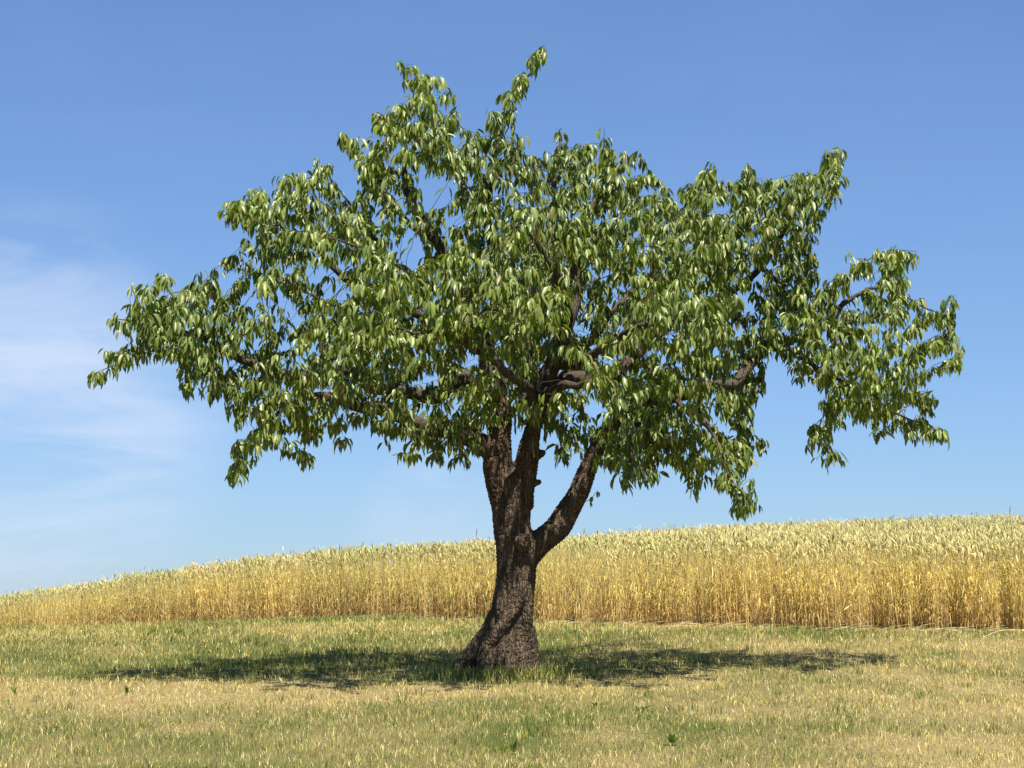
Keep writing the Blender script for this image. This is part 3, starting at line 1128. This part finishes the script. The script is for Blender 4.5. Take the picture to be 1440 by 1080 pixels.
kt = np.where(kg[:, None], GREENS[rng.integers(0, 3, len(kx))], STRAWS[rng.integers(0, 4, len(kx))]) * rng.uniform(0.6, 1.2, (len(kx), 1))
V2, q2, t2, c2 = blades(kx, ky, kh, rng.uniform(0.004, 0.007, len(kx)), kt, 0.7)
q, t = np.concatenate([q, q2 + len(V)]), np.concatenate([t, t2 + len(V)])
V, c = np.concatenate([V, V2]), np.concatenate([c, c2])
gr = obj('grass', mesh_np('grass', V, q, t, attrs={'tone': c}), MAT_GRASS)
tag(gr, 'short sun-dried meadow grass mixed with green patches below the tree', 'grass', kind='stuff')

# ------------------------------------------------------------------ wheat
W_V, W_Q, W_T, W_C = [], [], [], []
w_n = 0


def w_add(V, quads, tone):
    """V (n,k,3) plants with the same faces; tone (n,k,3)"""
    global w_n
    n, k = V.shape[:2]
    o = (np.arange(n) * k)[:, None, None] + w_n
    W_V.append(V.reshape(-1, 3))
    W_Q.append((quads[None] + o).reshape(-1, 4))
    W_C.append(tone.reshape(-1, 3))
    w_n += n * k


def ring_quads(rows, sides):
    idx = np.arange(rows * sides).reshape(rows, sides)
    nx = np.roll(idx, -1, 1)
    return np.stack([idx[:-1], nx[:-1], nx[1:], idx[1:]], -1).reshape(-1, 4)


TOP_G = np.array((0.56, 0.51, 0.16))
MID_Y = np.array((0.78, 0.62, 0.195))
LOW_B = np.array((0.66, 0.45, 0.165))
PALE = np.array((0.80, 0.68, 0.36))
HEAD = np.array((0.77, 0.67, 0.32))
HEADG = np.array((0.54, 0.53, 0.20))


def wheat(x, y, h, rows, head_rows, n_leaf, seed, full=True):
    n = len(x)
    z = terrain(x, y)
    b_ = np.stack([x, y, z], -1)
    az = rng.normal(2.6, 1.3, n)
    ln = np.abs(rng.normal(0.0, 0.07, n)) + 0.015
    d = np.stack([np.cos(az), np.sin(az), 0 * az], -1)
    patch = fbm(x * 0.8, y * 0.8, 91, 3)
    dry = np.clip(0.5 + 1.6 * (patch - 0.5) + rng.normal(0, 0.22, n), 0, 1)
    shade = rng.uniform(0.62, 1.28, n)
    # stem
    t0 = 0.0 if full else 0.45
    ts = np.linspace(t0, 1.0, rows)
    th = np.arange(3) * 2 * math.pi / 3
    ring = np.stack([np.cos(th), np.sin(th), 0 * th], -1)
    rS = rng.uniform(0.0020, 0.0036, n)
    S = np.empty((n, rows, 3, 3))
    C = np.empty((n, rows, 3, 3))
    pale = rng.uniform(0, 1, n) < 0.48
    for k, t in enumerate(ts):
        c = b_ + d * (h * ln * t ** 2 * 1.6)[:, None]
        c[:, 2] += h * t
        S[:, k] = c[:, None] + ring[None] * (rS * (1.1 - 0.45 * t))[:, None, None]
        lo = np.clip(1 - t / 0.42, 0, 1)
        hi = np.clip((t - 0.45) / 0.5, 0, 1)
        col = MID_Y * (1 - lo - hi) + LOW_B * lo + TOP_G * hi if lo + hi <= 1 else LOW_B * lo + TOP_G * hi
        col = np.where(pale[:, None], 0.35 * col + 0.65 * PALE, col)
        col = col * (1 - 0.45 * dry * hi)[:, None] + MID_Y * (0.45 * dry * hi)[:, None]
        C[:, k] = (col * shade[:, None])[:, None]
    w_add(S.reshape(n, -1, 3), ring_quads(rows, 3), C.reshape(n, -1, 3))
    top = b_ + d * (h * ln * 1.6)[:, None]
    top[:, 2] += h
    # nodding ear
    hl = rng.uniform(0.075, 0.115, n)
    bend = np.abs(rng.normal(0.75, 0.55, n)).clip(0.05, 2.3)
    haz = az + rng.normal(0, 0.8, n)
    hd_ = np.stack([np.cos(haz), np.sin(haz), 0 * haz], -1)
    prof = {5: [0.25, 0.95, 1.0, 0.8, 0.08], 4: [0.3, 1.0, 0.85, 0.08], 3: [0.3, 1.0, 0.1]}[head_rows]
    Hs = np.empty((n, head_rows, 4, 3))
    c = top - (0, 0, 0.004)
    rh = rng.uniform(0.0068, 0.0105, n)
    side = np.stack([-np.sin(haz), np.cos(haz), 0 * haz], -1)
    for k in range(head_rows):
        t = k / (head_rows - 1)
        an = bend * t
        tg = hd_ * np.sin(an)[:, None] + np.array([0, 0, 1.0]) * np.cos(an)[:, None]
        if k:
            c = c + tg * (hl / (head_rows - 1))[:, None]
        nn = np.cross(tg, side)
        w = (rh * prof[k])[:, None]
        for q_, (a, e) in enumerate(((1, 0), (0, .75), (-1, 0), (0, -.75))):
            Hs[:, k, q_] = c + side * w * a + nn * w * e
    hc = HEAD * dry[:, None] + HEADG * (1 - dry[:, None])
    hc = hc * rng.uniform(0.55, 1.25, (n, 1))
    w_add(Hs.reshape(n, -1, 3), ring_quads(head_rows, 4), np.repeat(hc[:, None], head_rows * 4, 1))
    # dry strap leaves
    for j in range(n_leaf):
        at_ = rng.uniform(0.08, 0.82, n) if full else rng.uniform(0.5, 0.9, n)
        laz = rng.uniform(0, 2 * math.pi, n)
        ld = np.stack([np.cos(laz), np.sin(laz), 0 * laz], -1)
        ls = np.stack([-np.sin(laz), np.cos(laz), 0 * laz], -1)
        ll = rng.uniform(0.10, 0.24, n)
        lw = rng.uniform(0.004, 0.008, n) * 0.6
        p0 = b_ + d * (h * ln * at_ ** 2 * 1.6)[:, None]
        p0[:, 2] += h * at_
        droop = rng.uniform(0.3, 1.3, n)
        p1 = p0 + ld * (ll * 0.4)[:, None] + np.array([0, 0, 1.0]) * (ll * (0.5 - 0.45 * droop))[:, None]
        p2 = p1 + ld * (ll * 0.22)[:, None] - np.array([0, 0, 1.0]) * (ll * 0.55 * droop)[:, None]
        p2[:, 2] = np.maximum(p2[:, 2], z + 0.01)
        V = np.stack([p0 - ls * lw[:, None], p0 + ls * lw[:, None], p1 - ls * lw[:, None], p1 + ls * lw[:, None],
                      p2 - ls * (lw * .3)[:, None], p2 + ls * (lw * .3)[:, None]], 1)
        lo = np.clip(1 - at_ / 0.5, 0, 1)[:, None]
        col = LOW_B * 0.85 * lo + (MID_Y * dry[:, None] + TOP_G * 0.8 * (1 - dry[:, None])) * (1 - lo)
        col = col * rng.uniform(0.65, 1.25, (n, 1))
        w_add(V, np.array([[0, 1, 3, 2], [2, 3, 5, 4]]), np.repeat(col[:, None], 6, 1))


def wheat_height(u, x, y):
    base = np.interp(u, [-0.30, -0.257, -0.114, 0.0, 0.1, 0.257], [0.84, 0.87, 0.96, 1.01, 1.00, 0.98])
    return base * (1 + 0.10 * (fbm(x * 0.9, y * 0.9, 95, 3) - 0.5)) + rng.normal(0, 0.045, len(x))


GAPS = (1184, 1288, 1408, 1340, 1230, 1058, 978, 880, 800, 610, 540, 395, 250)      # picture columns of the dark breaks between rows


def wheat_band(n, b0, b1, rows, head_rows, n_leaf, full, seed, umin=-0.325, umax=0.355):
    u = rng.uniform(umin, umax, n)
    e = wheat_edge(u)
    back = b0 + (b1 - b0) * rng.uniform(0, 1, n)
    if b0 == 0:
        ragged = 0.35 * fbm(u * 60, 0 * u, 97, 3) - 0.17
        back = back + ragged
    y = e + back
    # sparser to the left where the edge is farther off and the rows look closer
    x = u * y
    gap = vnoise(u * 95, 0 * u + 2, 98)
    thin = np.clip((gap - 0.62) / 0.25, 0, 1)
    for gp in GAPS:
        thin = np.where((np.abs(u - (gp - 720) / F) < 7.5 / F) & (back < 0.75), 1.6, thin)
    ok = rng.uniform(0, 1, n) > thin * np.clip(1.0 - back / 1.6, 0, 0.93)
    x, y, u = x[ok], y[ok], u[ok]
    hgt = wheat_height(u, x, y)
    if b0 == 0:                                   # the open edge is lower and more uneven
        bk = y - wheat_edge(u)
        low = np.clip(1 - bk / 0.7, 0, 1) * rng.uniform(0, 1, len(x))
        hgt = hgt * (1 - 0.33 * low)
    wheat(x, y, hgt, rows, head_rows, n_leaf, seed, full)


wheat_band(7800, 0.0, 1.0, 3, 4, 5, True, 1)
wheat_band(6500, 0.9, 2.6, 2, 4, 3, True, 2)
wheat_band(9000, 2.4, 6.0, 2, 3, 1, True, 3)
wheat_band(8000, 6.0, 13.0, 2, 3, 0, False, 4, -0.05, 0.365)
wheat_band(5000, 12.0, 20.0, 2, 3, 0, False, 5, 0.02, 0.365)
wheat_band(3500, 0.3, 3.5, 2, 3, 2, True, 6, -0.31, -0.08)
# flattened straw along the mown foot of the crop
n = 300
u = rng.uniform(-0.16, 0.31, n)
y = wheat_edge(u) - np.abs(rng.normal(0.0, 0.16, n))
x = u * y
az = rng.normal(0, 0.6, n)
ln = rng.uniform(0.12, 0.45, n)
d = np.stack([np.cos(az), np.sin(az), rng.uniform(-0.03, 0.22, n)], -1) * ln[:, None]
b_ = np.stack([x, y, terrain(x, y) + rng.uniform(0.0, 0.03, n)], -1)
sd_ = np.stack([-np.sin(az), np.cos(az), 0.6 + 0 * az], -1) * 0.0020
m_ = b_ + d * 0.5 + np.array([0, 0, 0.012])
V = np.stack([b_ - sd_, b_ + sd_, m_ - sd_, m_ + sd_, b_ + d - sd_, b_ + d + sd_], 1)
col = PALE * rng.uniform(0.35, 0.85, (n, 1))
w_add(V, np.array([[0, 1, 3, 2], [2, 3, 5, 4]]), np.repeat(col[:, None], 6, 1))
wf = obj('wheat_field', mesh_np('wheat_field', np.concatenate(W_V), np.concatenate(W_Q), attrs={'tone': np.concatenate(W_C)}), MAT_WHEAT)
tag(wf, 'tall golden field of ripe wheat along the top of the meadow', 'wheat', kind='stuff')

# ------------------------------------------------------------------ bent straws at the foot of the wheat, weeds in the meadow


def ground_at(px, py):
    lo, hi = 8.0, 45.0
    for y in np.arange(10, 45, 0.05):
        p = pix(px, py, y)
        if p[2] <= float(terrain(p[0], p[1])):
            return np.array((p[0], y, float(terrain(p[0], y))))
    return pix(px, py, 20)


def tone_mesh(tb, name, col):
    V = np.concatenate(tb.V)
    return mesh_np(name, V, np.concatenate(tb.Q), np.concatenate(tb.T), attrs={'tone': np.tile(np.array(col), (len(V), 1))}, smooth=True)


def straw(px, py, dx, dz, length, label):
    b_ = ground_at(px, py)
    e = empty('bent_wheat_stalk', b_)
    tag(e, label, 'wheat stalk', 'bent stalks at the foot of the wheat')
    t = np.linspace(0, 1, 7)
    p_ = np.stack([dx * length * t, -0.25 * length * np.sin(t * 1.3), dz * length * (t + 0.25 * np.sin(t * 3.1)) * (1 - 0.25 * t * t)], -1) + b_
    p_[0, 2] -= 0.02
    tb = Tubes()
    tb.add(p_, np.full(7, 0.0035), 5)
    obj('stem', tone_mesh(tb, 'stem', PALE), MAT_WHEAT, e)
    tb = Tubes()
    q = p_[-1] + (p_[-1] - p_[-2]) / np.linalg.norm(p_[-1] - p_[-2]) * np.linspace(-0.005, 0.09, 5)[:, None]
    tb.add(q, np.array([.003, .008, .009, .007, .002]), 6)
    obj('ear', tone_mesh(tb, 'ear', HEAD), MAT_WHEAT, e)


straw(1376, 900, 0.9, 0.28, 0.5, 'long pale wheat stalk bent over at the right foot of the wheat')
straw(1210, 891, -0.3, 0.85, 0.5, 'pale bent wheat stalk leaning out of the crop above the right shadow tip')


def weed(px, py, n, size, upright, label):
    b_ = ground_at(px, py)
    e = empty('broadleaf_weed', b_)
    tag(e, label, 'weed', 'broad-leaved weeds in the meadow')
    for j in range(n):
        ph = np.array([j * 2.4 + px])
        Lf = size * random.uniform(0.7, 1.1)
        one = leaf_verts(b_[None] + (0, 0, -0.004), ph, np.array([Lf]), np.array([Lf * random.uniform(0.16, 0.30)]), np.array([-upright + random.uniform(-.2, .2)]), np.array([0.35 - upright * 0.9 + random.uniform(-.3, .3)]),
                         np.array([random.uniform(-.3, .3)]), np.array([0.5]), np.array([0.1]))
        me = mesh_np('leaf', one.reshape(-1, 3), LQ, attrs={'tone': np.repeat(np.array([(0.10, 0.155, 0.03)]) * random.uniform(.8, 1.2), NR * 3, 0)}, smooth=True)
        obj('leaf', me, MAT_LEAF, e)


weed(945, 1050, 8, 0.12, 1.35, 'upright green weed standing alone in the dry grass at lower right')
weed(905, 1000, 8, 0.10, 0.9, 'low green weed rosette in front of the right shadow')
weed(838, 996, 7, 0.10, 1.0, 'green weed just below the short shadow right of the trunk')
weed(722, 1062, 6, 0.10, 1.3, 'small upright weed near the bottom edge below the trunk')
weed(178, 978, 5, 0.09, 1.4, 'small dark weed standing on the bleached strip at left')
weed(20, 978, 5, 0.11, 1.45, 'dark weed stalk at the left edge of the bleached strip')


def grass_stem(px, depth_back, top_row, label):
    u = (px - 720) / F
    y = float(wheat_edge(u)) + depth_back
    x = u * y
    b_ = np.array((x, y, float(terrain(x, y))))
    tp = pix(px, top_row, y)
    e = empty('tall_grass_stem', b_)
    tag(e, label, 'grass stem', 'tall stems standing above the wheat')
    t = np.linspace(0, 1, 6)
    p_ = b_ + (tp - b_) * t[:, None] + np.stack([0.05 * np.sin(t * 3), 0 * t, 0 * t], -1)
    p_[0, 2] -= 0.02
    tb = Tubes()
    tb.add(p_, np.full(6, 0.003), 5)
    obj('stem', tone_mesh(tb, 'stem', (0.16, 0.15, 0.07)), MAT_WHEAT, e)
    tb = Tubes()
    q = p_[-1] + np.stack([0.012 * t, 0 * t, 0.11 * t - 0.01], -1)
    tb.add(q, np.array([.002, .005, .006, .005, .004, .001]), 5)
    obj('seed_head', tone_mesh(tb, 'seed_head', (0.20, 0.15, 0.08)), MAT_WHEAT, e)


grass_stem(669, 0.5, 752, 'single thin grass stem above the wheat just left of the trunk')
grass_stem(1419, 0.8, 722, 'dark grass stem above the wheat at the right edge')
grass_stem(820, 0.6, 752, 'dark grass stem above the wheat right of the forked trunk')
